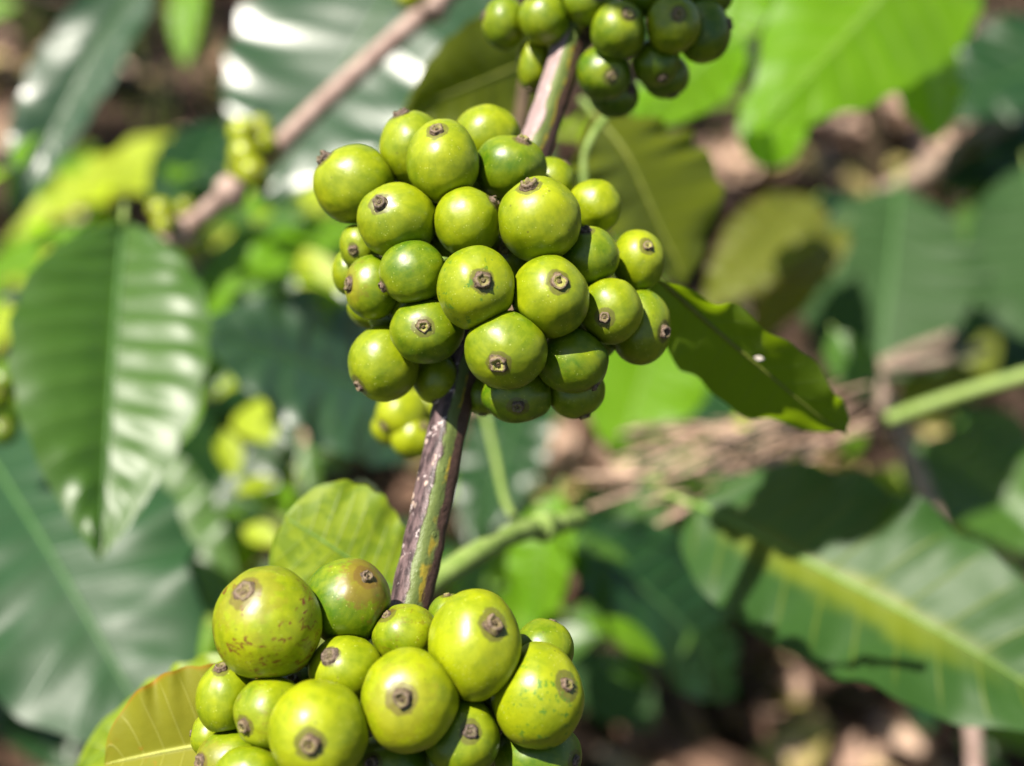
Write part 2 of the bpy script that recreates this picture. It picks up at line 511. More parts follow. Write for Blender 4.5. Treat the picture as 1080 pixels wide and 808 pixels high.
def litter():
    r = random.Random(11)
    items = []
    for i in range(2600):
        y = 0.55 + 3.6 * r.random() ** 1.3
        x = r.uniform(-1, 1) * (0.55 + 0.55 * y)
        L = r.uniform(0.03, 0.11)
        c = (x, y, ground_z(x, y) + r.uniform(0.004, 0.03))
        v, f = small_leaf(c, r.uniform(0, 6.28), r.uniform(-0.5, 0.5), L, L * r.uniform(0.25, 0.5), r.uniform(0.1, 0.6), r)
        items.append((v, f, r.random() ** 1.7))
    for (px, py, n_, sp) in ((905, 150, 26, .07), (945, 120, 18, .06), (865, 120, 12, .05), (965, 165, 10, .04), (778, 195, 12, .04), (800, 205, 8, .03), (700, 420, 14, .05), (690, 560, 14, .05), (600, 490, 10, .04), (290, 500, 8, .03), (20, 90, 8, .04), (20, 170, 8, .04)):
        q = ground_at(px, py)
        for i in range(n_):
            L = r.uniform(0.05, 0.10)
            x, y = q.x + r.gauss(0, sp), q.y + r.gauss(0, sp)
            v, f = small_leaf((x, y, ground_z(x, y) + r.uniform(.02, .05)), r.uniform(0, 6.28), r.uniform(-.6, .6), L, L * r.uniform(.45, .7), r.uniform(.1, .5), r)
            items.append((v, f, r.choice((.62, .74, .78, .95))))
    scatter_mesh('leaf_litter', 'brown fallen leaves and bits covering the soil', 'leaf litter', items,
                 tinted('dry_leaf', [(0.05, 0.028, 0.018), (0.15, 0.08, 0.05), (0.34, 0.20, 0.14), (0.68, 0.48, 0.37), (0.36, 0.32, 0.06)]))
litter()

def grass():
    r = random.Random(5)
    items = []
    for i in range(900):
        y = r.uniform(1.2, 3.4)
        x = r.uniform(-2.0, 0.15 if r.random() < 0.75 else 1.6)
        if noise.noise(Vector((x * 1.7, y * 1.7, 0))) < -0.05:
            continue
        for k in range(5):
            ang = r.uniform(0, 6.28)
            h = r.uniform(0.03, 0.10)
            bx, by = x + r.uniform(-.03, .03), y + r.uniform(-.03, .03)
            b = Vector((bx, by, ground_z(bx, by)))
            d = Vector((math.cos(ang), math.sin(ang), 0))
            sd = Vector((-d.y, d.x, 0)) * r.uniform(0.003, 0.007)
            lean = r.uniform(0.2, 0.9)
            vs = []
            for q in range(4):
                s = q / 3
                p = b + Vector((0, 0, h * s)) + d * (lean * h * s * s)
                vs += [p - sd * (1 - s * 0.9), p + sd * (1 - s * 0.9)]
            items.append((vs, grid_faces(4, 2), r.random()))
    scatter_mesh('grass', 'short green grass and weeds on the open soil', 'grass', items,
                 tinted('grass_blade', [(0.045, 0.085, 0.015), (0.09, 0.15, 0.02), (0.19, 0.23, 0.03)], 0.6, 0.35))
grass()

# ------------------------------------------------------------------ coffee cherries
FOCAL_NODES = {'mid': W(520, 285, 0.233), 'low': W(415, 745, 0.213), 'top': W(628, 5, 0.262)}

def solve_depth(items, squeeze=0.80):
    """items: dicts with px,py,rx,ry,d.  Pushes overlapping fruits apart in depth, keeping who is in front."""
    for it in range(60):
        moved = 0
        for i in range(len(items)):
            for j in range(i):
                a, b = items[i], items[j]
                pa, pb = W(a['px'], a['py'], a['d']), W(b['px'], b['py'], b['d'])
                ra = (a['rx'] + a['ry']) / 2 * a['d'] / FPX
                rb = (b['rx'] + b['ry']) / 2 * b['d'] / FPX
                need = squeeze * (ra + rb)
                dd = (pa - pb)
                if dd.length >= need:
                    continue
                lat2 = max(0, dd.length_squared - (a['d'] - b['d']) ** 2)
                if lat2 >= need * need:
                    continue
                want = math.sqrt(need * need - lat2)
                cur = a['d'] - b['d']
                sg = 1 if cur >= 0 else -1
                push = (want - abs(cur)) * 0.5 * 0.5
                a['d'] += sg * push; b['d'] -= sg * push
                moved = max(moved, push)
        if moved < 2e-5:
            break

def make_cherry(it, cat, group):
    px, py, rx, ry, d = it['px'], it['py'], it['rx'], it['ry'], it['d']
    k = D(d) / FPX
    c = W(px, py, d)
    ax, ay, az = rx * k, ry * k, (rx + ry) / 2 * k
    rad = az
    # calyx direction (right, up, to viewer)
    if it.get('cal'):
        u = (it['cal'][0] - px) / rx; v = -(it['cal'][1] - py) / ry
        q = u * u + v * v
        if q > 0.97:
            s = math.sqrt(0.97 / q); u *= s; v *= s; q = 0.97
        nz = math.sqrt(1 - q)
        n = Vector((u, v, nz))
    else:
        n = Vector(it['dir']).normalized()
    ref = Vector((0, 1, 0)) if abs(n.y) < 0.9 else Vector((1, 0, 0))
    t1 = n.cross(ref).normalized(); t2 = n.cross(t1)
    NV, NU = 34, 52
    sd = Vector((px * 0.37, py * 0.21, it['r0']))
    vs, uvs = [], []
    for i in range(NV + 1):
        v = i / NV
        th = PI * (v ** 0.95)
        for j in range(NU):
            ph = 2 * PI * j / NU
            e = n * math.cos(th) + (t1 * math.cos(ph) + t2 * math.sin(ph)) * math.sin(th)
            prof = 1 - 0.045 * math.exp(-(th / 0.35) ** 2) - 0.03 * math.exp(-((PI - th) / 0.5) ** 2)
            f = prof * (1 + 0.055 * noise.noise(e * 1.25 + sd) + 0.012 * noise.noise(e * 3.5 + sd) + 0.013 * math.cos(2 * ph + px) * math.sin(th) + 0.004 * math.cos(7 * ph + px) * math.sin(th))
            if f > 1.015: f = 1.015 + (f - 1.015) * 0.4
            w = RT * (e.x * ax * f) + UP * (e.y * ay * f) - FW * (e.z * az * f)
            for (dv, pd) in it.get('near', ()):
                over = w.dot(dv) - pd
                if over > -0.0006:                      # pressed flat, with a rounded shoulder, where it meets its neighbour
                    soft = 0.5 * (over + math.sqrt(over * over + 1.6e-7))
                    w = w - dv * soft
            vs.append(c + w)
            uvs.append((j / NU, v))
    root = empty('coffee_cherry', c, it['label'], cat, group)
    root['_o'] = tuple(c)
    skin = mesh_obj('skin', vs, grid_faces(NV + 1, NU, True), M['cherry'], root, uvs)
    skin['tone'] = it.get('tone', 0.5); skin['scar'] = float(it.get('scar', 0)); skin['scuff'] = float(it.get('scuff', 0)); skin['rust'] = float(it.get('rust', 0))
    # calyx disc: corky ring with a pit and the scar of the style in it
    def up(e):
        return RT * e.x + UP * e.y - FW * e.z
    f0 = (1 - 0.045) * (1 + 0.055 * noise.noise(n * 1.25 + sd) + 0.012 * noise.noise(n * 3.5 + sd))
    top = c + RT * (n.x * ax * f0) + UP * (n.y * ay * f0) - FW * (n.z * az * f0)
    nw = up(Vector((n.x / ax, n.y / ay, n.z / az)).normalized())
    nw = (nw + Vector((noise.noise(sd), noise.noise(sd + Vector((5, 0, 0))), noise.noise(sd + Vector((0, 5, 0))))) * 0.35).normalized()
    a1 = nw.orthogonal().normalized(); a2 = nw.cross(a1)
    cs = it.get('cs', 1.0)
    R0 = rad * 0.190 * cs
    hh = it.get('ch', 0.9) * 0.72
    prof = [(1.16, -0.12), (1.08, 0.06), (0.97, 0.14 * hh), (0.95, 0.40 * hh), (0.90, 0.62 * hh), (0.78, 0.74 * hh), (0.62, 0.72 * hh), (0.50, 0.56 * hh), (0.40, 0.40 * hh), (0.28, 0.36 * hh), (0.0, 0.36 * hh)]
    S = 22
    vs, cuv = [], []
    for qi, (pr, pz) in enumerate(prof):
        for j in range(S):
            cuv.append((j / S, qi / (len(prof) - 1)))
            ph = 2 * PI * j / S
            e = a1 * math.cos(ph) + a2 * math.sin(ph)
            wob = 1 + 0.30 * noise.noise(e * 1.7 + sd + Vector((0, 0, pz)))
            vs.append(top + e * (pr * R0 * wob) + nw * (pz * R0 * (1 + 0.60 * noise.noise(e * 1.6 + sd))))
    cal = mesh_obj('calyx', vs, grid_faces(len(prof), S, True), M['calyx'], root, cuv)
    cal['dark'] = float(it.get('dk', 0.3)); cal['olive'] = 1.0 if it.get('dk', 0.3) < 0.2 else it['r0'] % 1 * 0.6
    pf = [(0.30, 0.30), (0.27, 0.50), (0.20, 0.60), (0.10, 0.56), (0.0, 0.50)]
    vs = []
    for (pr, pz) in pf:
        for j in range(10):
            ph = 2 * PI * j / 10
            e = a1 * math.cos(ph) + a2 * math.sin(ph)
            vs.append(top + (e * pr + nw * (pz * hh)) * R0 * (1 + 0.2 * noise.noise(e * 2 + sd)))
    st = mesh_obj('style_scar', vs, grid_faces(len(pf), 10, True), M['calyx'], cal, origin=c)
    st['dark'] = float(min(1, it.get('dk', 0.3) * 0.6))
    # stalk towards the branch
    node = it['node']
    b0 = c - up(n) * rad * 0.9
    dirn = node - b0
    L = min(dirn.length, rad * 0.9)
    if L > 0.0005:
        b1 = b0 + dirn.normalized() * L
        v, f, uv = tube([b0 + (b1 - b0) * (i / 4) for i in range(5)], rad * 0.13, 8)
        mesh_obj('stalk', v, f, M['petiole'], root)
    return root

def cluster(rows, node_key, d0, group):
    items = []
    r = random.Random(len(rows) * 31)
    for row in rows:
        (px, py, rx, ry, h, cal, label), ex = row[:7], (row[7] if len(row) > 7 else {})
        it = dict(px=px, py=py, rx=rx * 1.07, ry=ry * 1.07, d=d0 - h * d0 / FPX, label=label, node=FOCAL_NODES[node_key], r0=r.uniform(0, 50))
        if len(cal) == 2:
            it['cal'] = cal
        else:
            it['dir'] = cal
        it['tone'] = r.uniform(0.25, 0.6)
        it['dk'] = r.choice((0.1, 0.25, 0.45, 0.7))
        it['cs'] = r.uniform(0.88, 1.12)
        it['ch'] = r.uniform(0.75, 1.15)
        it.update(ex)
        it['tone'] = it['tone'] * 0.95 + r.uniform(-.06, .06)
        if node_key == 'low':
            it['cs'] *= 0.86
        elif node_key == 'mid':
            it['tone'] += 0.06
        items.append(it)
    solve_depth(items)
    sph = [(W(i['px'], i['py'], i['d']), (i['rx'] + i['ry']) / 2 * i['d'] / FPX) for i in items]
    for i, it in enumerate(items):
        it['near'] = []
        for j, (q, rq) in enumerate(sph):
            dv = q - sph[i][0]
            if j != i and dv.length < (sph[i][1] + rq) * 1.05:
                it['near'].append((dv.normalized(), dv.length * sph[i][1] / (sph[i][1] + rq) + 0.00012))
    return [make_cherry(it, 'coffee cherry', group) for it in items]

MID = [
 (375, 195, 41, 39, 45, (343, 170), 'olive green cherry on the upper outer corner of the middle cluster, brown tip pointing sideways', dict(dk=.75, ch=1.4, tone=.55)),
 (435, 157, 33, 37, 32, (424, 122), 'cherry behind the tall one on top of the middle cluster, flat brown tip upward', dict(ch=.9)),
 (467, 171, 36, 42, 78, (462, 141), 'tall cherry with a brown tip at its top, on the crown of the middle cluster', dict(tone=.55, dk=.3)),
 (514, 146, 34, 33, 5, (-.1, .6, -.5), 'pale cherry without visible tip, topmost of the middle cluster beside the branch', dict(tone=.75)),
 (538, 177, 37, 32, 45, (552, 150), 'cherry with a small olive tip just below where the branch leaves the middle cluster', dict(tone=.2, dk=.1, ch=1.2)),
 (419, 233, 40, 37, 92, (404, 219), 'plump olive cherry with a dark tip facing out, second row of the middle cluster', dict(dk=.8, tone=.5)),
 (493, 234, 34, 34, 100, (522, 214), 'round cherry with its dark tip at the side, touching the large central one', dict(dk=.6, ch=1.2)),
 (569, 232, 42, 42, 118, (557, 199), 'largest cherry of the middle cluster, grey brown tip on its top', dict(dk=.35, tone=.55, ch=1.3, cs=1.05)),
 (581, 193, 25, 25, 2, (.5, .7, -.2), 'mostly hidden cherry peeking out beneath the branch behind the middle cluster', dict(tone=.6)),
 (627, 218, 27, 27, 30, (.6, .5, -.5), 'bright smooth cherry with no visible tip, high on the outer side of the middle cluster', dict(tone=.75)),
 (620, 271, 31, 30, 80, (616, 244), 'shiny cherry with a black tip on top, below the smooth tipless one', dict(dk=.85, ch=1.0, tone=.3)),
 (673, 275, 26, 31, 45, (680, 262), 'bright cherry with a pinkish tip at the outer edge of the middle cluster', dict(dk=.15, tone=.6, cs=.9)),
 (644, 328, 32, 33, 100, (635, 337), 'round cherry with a grey tip, in front of the outermost lower one', dict(dk=.4, tone=.55)),
 (675, 345, 31, 37, 55, (699, 351), 'cherry jutting out at the lower outer edge, grey tip seen side on', dict(dk=.4, ch=1.2, tone=.4)),
 (580, 313, 39, 41, 138, (588, 300), 'large cherry with an olive ring tip, beneath the largest cherry of the middle cluster', dict(dk=.1, tone=.5, cs=1.1)),
 (502, 304, 39, 42, 148, (510, 299), 'large front cherry with a small green scuff beside its brown tip', dict(dk=.4, tone=.6, scuff=1, cs=1.1)),
 (436, 288, 34, 32, 112, (404, 303), 'round cherry with its brown tip turned sideways toward the outer edge of the middle cluster', dict(dk=.5, ch=1.1)),
 (380, 260, 21, 24, 40, (375, 267), 'small half hidden cherry with brown tip on the outer flank of the middle cluster', dict(dk=.5, tone=.4)),
 (370, 287, 18, 24, 10, (-.6, -.1, -.4), 'small cherry mostly hidden at the outermost flank of the middle cluster', dict(tone=.55)),
 (394, 303, 29, 32, 66, (369, 301), 'cherry with a long brown scarred tip in profile, on the flank of the middle cluster', dict(dk=.45, ch=.8, cs=1.25, rust=.3)),
 (394, 326, 26, 20, 24, (-.5, -.5, -.3), 'cherry showing only its underside beneath the one with a long brown scar', dict(tone=.5)),
 (450, 349, 37, 33, 105, (449, 346), 'shaded green cherry with olive ring tip, touching the stem from above', dict(dk=.12, tone=.25)),
 (405, 383, 35, 38, 62, (379, 408), 'cherry hanging lowest on the flank, small brown tip at its bottom', dict(dk=.5, cs=.8, tone=.6)),
 (460, 398, 23, 26, 32, (.1, -.8, .2), 'small cherry tucked beside the stem under the shaded olive ringed one', dict(tone=.5)),
 (534, 368, 41, 40, 145, (526, 385), 'big shiny cherry with a yellowish ring tip, lowest at the front of the middle cluster', dict(dk=.12, tone=.5, cs=1.12)),
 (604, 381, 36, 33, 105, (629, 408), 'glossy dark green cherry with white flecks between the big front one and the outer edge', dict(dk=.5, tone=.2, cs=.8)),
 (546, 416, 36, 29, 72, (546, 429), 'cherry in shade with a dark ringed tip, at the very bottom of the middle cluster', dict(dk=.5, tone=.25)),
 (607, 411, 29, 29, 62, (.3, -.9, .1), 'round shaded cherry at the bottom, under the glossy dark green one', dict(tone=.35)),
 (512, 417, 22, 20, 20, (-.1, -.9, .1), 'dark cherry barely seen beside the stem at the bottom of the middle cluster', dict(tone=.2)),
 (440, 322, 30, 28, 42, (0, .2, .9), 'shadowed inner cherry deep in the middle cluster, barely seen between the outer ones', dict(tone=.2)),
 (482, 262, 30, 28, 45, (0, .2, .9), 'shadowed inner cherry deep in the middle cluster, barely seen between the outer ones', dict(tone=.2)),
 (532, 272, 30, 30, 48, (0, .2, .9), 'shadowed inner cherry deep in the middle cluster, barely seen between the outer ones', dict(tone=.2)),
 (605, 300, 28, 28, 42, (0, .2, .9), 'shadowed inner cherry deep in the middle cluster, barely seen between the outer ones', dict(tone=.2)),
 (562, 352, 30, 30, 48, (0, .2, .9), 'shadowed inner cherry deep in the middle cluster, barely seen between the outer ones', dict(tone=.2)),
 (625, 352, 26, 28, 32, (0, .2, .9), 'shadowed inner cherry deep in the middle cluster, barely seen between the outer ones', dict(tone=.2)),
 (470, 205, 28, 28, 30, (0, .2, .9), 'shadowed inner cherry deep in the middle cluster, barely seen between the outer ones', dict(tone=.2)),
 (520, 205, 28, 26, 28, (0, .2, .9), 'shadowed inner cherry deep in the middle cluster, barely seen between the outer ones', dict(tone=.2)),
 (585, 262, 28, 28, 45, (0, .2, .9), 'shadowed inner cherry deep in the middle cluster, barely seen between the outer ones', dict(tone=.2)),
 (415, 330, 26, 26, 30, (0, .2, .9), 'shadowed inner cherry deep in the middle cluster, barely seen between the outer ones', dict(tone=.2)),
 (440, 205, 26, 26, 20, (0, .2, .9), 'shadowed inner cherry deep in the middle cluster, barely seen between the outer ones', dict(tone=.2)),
]
cluster(MID, 'mid', 0.233, 'green coffee cherries in the middle cluster')

LOW = [
 (283, 658, 53, 57, 95, (266, 617), 'large cherry with reddish brown scratches and a flat brown tip, highest of the bottom cluster', dict(scar=1, tone=.8, dk=.35, ch=.45, cs=1.15, rust=.25)),
 (367, 635, 43, 43, 50, (390, 604), 'green cherry with a rusty brown patch on top, beside the scratched largest one', dict(rust=.6, tone=.2, dk=.55, cs=.9)),
 (427, 669, 34, 30, 62, (408, 645), 'small cherry in front of the stem foot with a brown tip on its top', dict(scar=.35, tone=.65, dk=.5, cs=.9)),
 (365, 705, 37, 33, 85, (351, 685), 'cherry with a wide dark brown crusted tip, nestled in the middle of the bottom cluster', dict(dk=.8, cs=1.5, ch=.5, tone=.7)),
 (501, 681, 47, 55, 105, (522, 650), 'tall yellowish cherry with a grey brown tip near its top, bottom cluster', dict(tone=.95, dk=.3, ch=1.1)),
 (474, 648, 21, 20, 20, (-.1, .9, .1), 'tiny bit of cherry behind the tall yellowish one', dict(tone=.4)),
 (573, 686, 31, 31, 30, (.3, .8, -.3), 'green cherry half hidden behind the big one with green scuffs', dict(tone=.35)),
 (567, 734, 46, 52, 95, (598, 713), 'big yellow cherry with green scuff marks at the outer edge of the bottom cluster', dict(scuff=1, tone=.95, dk=.35, cs=.85)),
 (431, 738, 49, 51, 135, (428, 724), 'large front cherry with a dark brown tip and small rust stain below it', dict(tone=.85, dk=.6, ch=1.2, rust=.2)),
 (240, 736, 30, 37, 78, (236, 700), 'oval cherry under the scratched one, grey tip pressed against it', dict(tone=.6, dk=.4)),
 (285, 752, 36, 37, 112, (263, 758), 'cherry with a raised ringed tip facing outward and a purple speck', dict(scar=.3, tone=.5, dk=.2, ch=1.3, cs=1.15)),
 (336, 772, 50, 51, 160, (335, 770), 'large yellow green front cherry facing the viewer with a ringed brown tip', dict(tone=.85, dk=.2, cs=1.15, ch=1.0)),
 (487, 777, 38, 40, 105, (498, 761), 'cherry with a nearly black tip, low between two big yellow ones', dict(dk=.95, tone=.35, cs=1.1)),
 (567, 797, 44, 36, 62, (607, 796), 'dark green cherry beneath the scuffed yellow one at the picture edge', dict(tone=.1, dk=.7, scuff=.6)),
 (222, 776, 20, 22, 45, (-.8, .1, .1), 'small cherry behind the low outer ones of the bottom cluster', dict(tone=.6)),
 (247, 801, 38, 30, 92, (216, 797), 'low cherry with a wide brown scar tip at the outer edge of the bottom cluster', dict(tone=.55, dk=.4, cs=1.35, ch=.6, rust=.3)),
 (264, 822, 36, 34, 125, (-.2, .3, .9), 'lowest cherry cut by the picture edge below the ringed one', dict(tone=.75)),
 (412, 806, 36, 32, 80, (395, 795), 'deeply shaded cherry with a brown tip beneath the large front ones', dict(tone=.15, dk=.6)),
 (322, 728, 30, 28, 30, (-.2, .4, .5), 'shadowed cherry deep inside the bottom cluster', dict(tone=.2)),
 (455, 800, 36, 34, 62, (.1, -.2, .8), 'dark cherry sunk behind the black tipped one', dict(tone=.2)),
 (520, 735, 32, 34, 40, (.1, .4, .6), 'inner cherry hidden between the tall yellowish and the scuffed one', dict(tone=.3)),
]
cluster(LOW, 'low', 0.213, 'green coffee cherries in the bottom cluster')

TOP = [
 (532, 25, 22, 26, 30, (-.7, .2, .1), 'outermost cherry of the top cluster on the sunny side of the branch', dict(tone=.5)),
 (574, 20, 26, 26, 52, (563, -1), 'sunlit cherry against the branch in the top cluster', dict(tone=.5)),
 (563, 68, 17, 29, 15, (-.2, -.8, .2), 'narrow cherry hanging beside the branch below the sunlit pair', dict(tone=.6)),
 (621, 2, 27, 23, 62, (631, 2), 'cherry cut by the picture edge right above the branch in the top cluster', dict(tone=.45, dk=.3)),
 (652, 32, 28, 29, 82, (661, 22), 'cherry with an olive ring tip, at the front of the top cluster', dict(tone=.35, dk=.1, ch=.6)),
 (710, 26, 27, 29, 85, (712, 23), 'brightest cherry of the top cluster with a pinkish tip facing the viewer', dict(tone=.6, dk=.25, cs=1.05)),
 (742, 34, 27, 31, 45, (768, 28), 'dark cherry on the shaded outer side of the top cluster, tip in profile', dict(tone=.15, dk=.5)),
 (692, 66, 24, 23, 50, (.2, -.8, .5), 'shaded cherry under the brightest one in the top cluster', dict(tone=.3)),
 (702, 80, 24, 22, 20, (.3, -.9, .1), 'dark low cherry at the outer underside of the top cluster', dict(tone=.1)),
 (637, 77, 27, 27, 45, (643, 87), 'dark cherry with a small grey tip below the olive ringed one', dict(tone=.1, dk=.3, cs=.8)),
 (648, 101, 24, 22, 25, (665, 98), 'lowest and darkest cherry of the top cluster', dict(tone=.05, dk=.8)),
 (683, -8, 27, 25, 60, (.2, .8, .5), 'cherry at the picture edge between the two front ones of the top cluster', dict(tone=.3)),
 (745, -6, 26, 24, 45, (.5, .6, .3), 'shaded cherry at the picture edge on the outer side of the top cluster', dict(tone=.15)),
 (594, -14, 25, 24, 40, (-.2, .8, .4), 'cherry almost wholly beyond the picture edge over the sunlit one', dict(tone=.5)),
]
cluster(TOP, 'top', 0.262, 'green coffee cherries in the top cluster')

# small far clusters on the pale twig
def small_cluster(pts, d, group, label, tone=0.9):
    r = random.Random(len(pts))
    for (px, py, rp) in pts:
        dd = d + r.uniform(-0.008, 0.008)
        it = dict(px=px, py=py, rx=rp, ry=rp * r.uniform(.95, 1.12), d=dd, label=label, node=W(px + 5, py + 5, d + .01), r0=r.uniform(0, 9),
                  dir=(r.uniform(-.8, .8), r.uniform(-.5, .9), r.uniform(.2, .9)), tone=tone, dk=.3, cs=.9)
        make_cherry(it, 'coffee cherry', group)
small_cluster([(256, 140, 15), (274, 136, 14), (258, 163, 16), (279, 152, 13), (266, 182, 15), (252, 178, 12), (287, 166, 10), (276, 192, 10)], 0.385,
              'tiny young cherries on the pale twig', 'tiny yellow green cherry in the blurred bunch midway on the pale twig')
small_cluster([(169, 222, 13), (180, 230, 12), (173, 238, 11), (196, 218, 9)], 0.40,
              'tiny young cherries at the twig foot', 'tiny blurred yellow green cherry at the lower end of the pale twig')
small_cluster([(432, -2, 13), (452, 3, 13), (443, -10, 13), (458, 14, 9)], 0.372,
              'tiny young cherries at the twig head', 'tiny blurred yellow green cherry at the upper end of the pale twig')
small_cluster([(424, 437, 28), (452, 432, 25), (436, 461, 24), (412, 450, 20)], 0.29,
              'blurred cherries beneath the middle cluster', 'blurred bright cherry hanging behind the stem under the middle cluster', 0.95)
small_cluster([(6, 402, 18), (14, 430, 17), (-6, 420, 18), (4, 455, 15)], 0.36,
              'blurred cherries at the picture edge', 'blurred dark green cherry beside the big upright leaf', 0.15)

# ------------------------------------------------------------------ branches
def branch(name, label, cat, pts, r0, r1, mat, nodes=(), segs=20, n=80, rough=0.05, freq=300, squash=None, group=None, node_r=1.35, part='bark'):
    path = spline(pts, n)
    dd = (Vector(pts[0]) - CAM_POS).dot(FW)
    kk = dd / ((dd - 0.3) / 1.7 + 0.3) if dd > 0.3 else 1.0
    def rad(t):
        r = (r0 + (r1 - r0) * t) * kk
        for q in nodes:
            r *= 1 + (node_r - 1) * math.exp(-((t - q) / 0.018) ** 2)
        return r
    root = empty(name, path[0], label, cat, group)
    root['_o'] = tuple(path[0])
    v, f, uv = tube(path, rad, segs, rough=rough, freq=freq, squash=squash)
    mesh_obj(part, v, f, mat, root, uv)
    for q in nodes:
        k = int(q * (n - 1))
        seg = path[max(0, k - 1):k + 3]
        if len(seg) >= 3:
            rr = rad(q) * 1.10
            v, f, uv = tube(seg, lambda t: rr * (0.92 + 0.16 * math.sin(PI * t)), segs, rough=0.18, freq=freq)
            mesh_obj('node', v, f, mat, root, uv)
    return root

sq = lambda th: 1 + 0.06 * math.cos(4 * (th - PI / 2)) + 0.03 * math.sin(2 * th + 0.4)
branch('coffee_branch', 'purple grey and green fruiting branch running through the three sharp cherry clusters', 'branch',
       [W(385, 830, 0.208), W(432, 640, 0.217), W(460, 510, 0.223), W(486, 390, 0.229), W(525, 262, 0.237), W(570, 140, 0.246), W(600, 45, 0.255), W(625, -60, 0.268)],
       0.00355, 0.0030, M['bark'], nodes=(0.10, 0.60, 0.87), segs=40, n=220, rough=0.05, freq=330, squash=sq)
branch('pale_twig', 'pinkish pale twig slanting behind the clusters with tiny young cherries', 'twig',
       [W(150, 275, .41), W(205, 235, .40), W(265, 183, .39), W(345, 105, .383), W(455, 8, .375), W(520, -45, .37)], .0034, .0029, M['twig_pink'], nodes=(.16, .34, .8), segs=14)
branch('green_twig', 'pale green side twig behind the stem above the bottom cluster', 'twig',
       [W(360, 690, .27), W(430, 632, .285), W(500, 585, .30), W(545, 562, .31), W(590, 552, .322), W(612, 546, .328)], .0029, .0026, M['petiole'], nodes=(.72,), segs=14)
branch('green_twig', 'thin green shoot rising from the side twig behind the stem', 'twig',
       [W(548, 560, .312), W(532, 525, .33), W(522, 480, .35), W(510, 430, .37)], .0012, .001, M['petiole'], segs=10)
branch('green_shoot', 'slender bright green stem at the edge above the dark glossy leaf', 'stem',
       [W(935, 443, .40), W(985, 425, .40), W(1040, 408, .395), W(1120, 385, .39)], .0022, .0024, M['petiole'], segs=12)
branch('grey_twig', 'pale bare twig standing between the broad leaves under the green stem', 'twig',
       [W(920, 400, .47), W(945, 450, .465), W(972, 510, .46), W(990, 560, .455), W(1003, 615, .45)], .0035, .003, M['twig_grey'], nodes=(.25,), segs=12)
branch('grey_twig', 'weathered grey twig lying across beneath the round matte leaf', 'twig',
       [W(925, 390, .5), W(960, 372, .51), W(1010, 352, .52)], .0035, .0022, M['twig_grey'], segs=10)
branch('grey_twig', 'thin dry twig crossing just under the weathered grey one', 'twig',
       [W(930, 388, .49), W(980, 383, .50), W(1042, 366, .51)], .0028, .0018, M['twig_grey'], segs=10)
branch('brown_twig', 'rough brown twig slanting up past the dark blue green leaf', 'twig',
       [W(930, 205, .62), W(985, 175, .63), W(1040, 140, .64), W(1100, 100, .65)], .0055, .005, M['twig_grey'], nodes=(.3, .6), segs=12, rough=.25, freq=80)
branch('brown_twig', 'upright dark stem behind the bright backlit leaves', 'twig',
       [W(918, 60, .60), W(921, 120, .61), W(925, 175, .62), W(930, 230, .63)], .004, .0045, M['twig_dark'], segs=12)
branch('brown_twig', 'short brown twig end at the lower edge under the big striped leaf', 'twig',
       [W(1024, 740, .42), W(1027, 790, .42), W(1030, 840, .42)], .0027, .0027, M['twig_pink'], segs=10)
branch('brown_twig', 'dark olive shoot standing just behind the branch in the gap', 'twig',
       [W(556, 80, .31), W(550, 120, .31), W(545, 170, .31)], .0018, .002, M['twig_dark'], segs=10)
branch('brown_twig', 'thin rusty twig crossing in front of the dark leaf above the soil', 'twig',
       [W(615, 585, .45), W(660, 605, .45), W(700, 628, .45)], .0022, .002, M['twig_grey'], segs=10)
branch('curved_petiole', 'thin curved olive stalk arching behind the branch', 'stalk',
       [W(640, 122, .305), W(624, 145, .30), W(616, 170, .30), W(618, 205, .30)], .0010, .0009, M['petiole'], segs=10)

rt = random.Random(21)
for i in range(24):
    x0, y0 = rt.uniform(640, 770), rt.uniform(450, 545)
    x1, y1 = rt.uniform(830, 935), rt.uniform(412, 480)
    if i % 4 == 0:
        y1 += 20; x1 -= 60
    d0, d1 = rt.uniform(.36, .43), rt.uniform(.36, .43)
    mx, my = (x0 + x1) / 2 + rt.uniform(-20, 20), (y0 + y1) / 2 + rt.uniform(-14, 10)
    if i % 3 == 0:
        x0 -= 40; y0 += 20; y1 -= 15
    branch('dried_stem', 'thin pale brown dried stem in the tangled heap beyond the olive leaf', 'dried stem',
           [W(x0, y0, d0), W(mx, my, (d0 + d1) / 2), W(x1, y1, d1)], rt.uniform(.00045, .0010), .0004, M['dry'], segs=7, n=12, group='dried stems heaped beyond the olive leaf')

# ------------------------------------------------------------------ leaves
LEAVES_LIT = []      # centres to keep in the sun

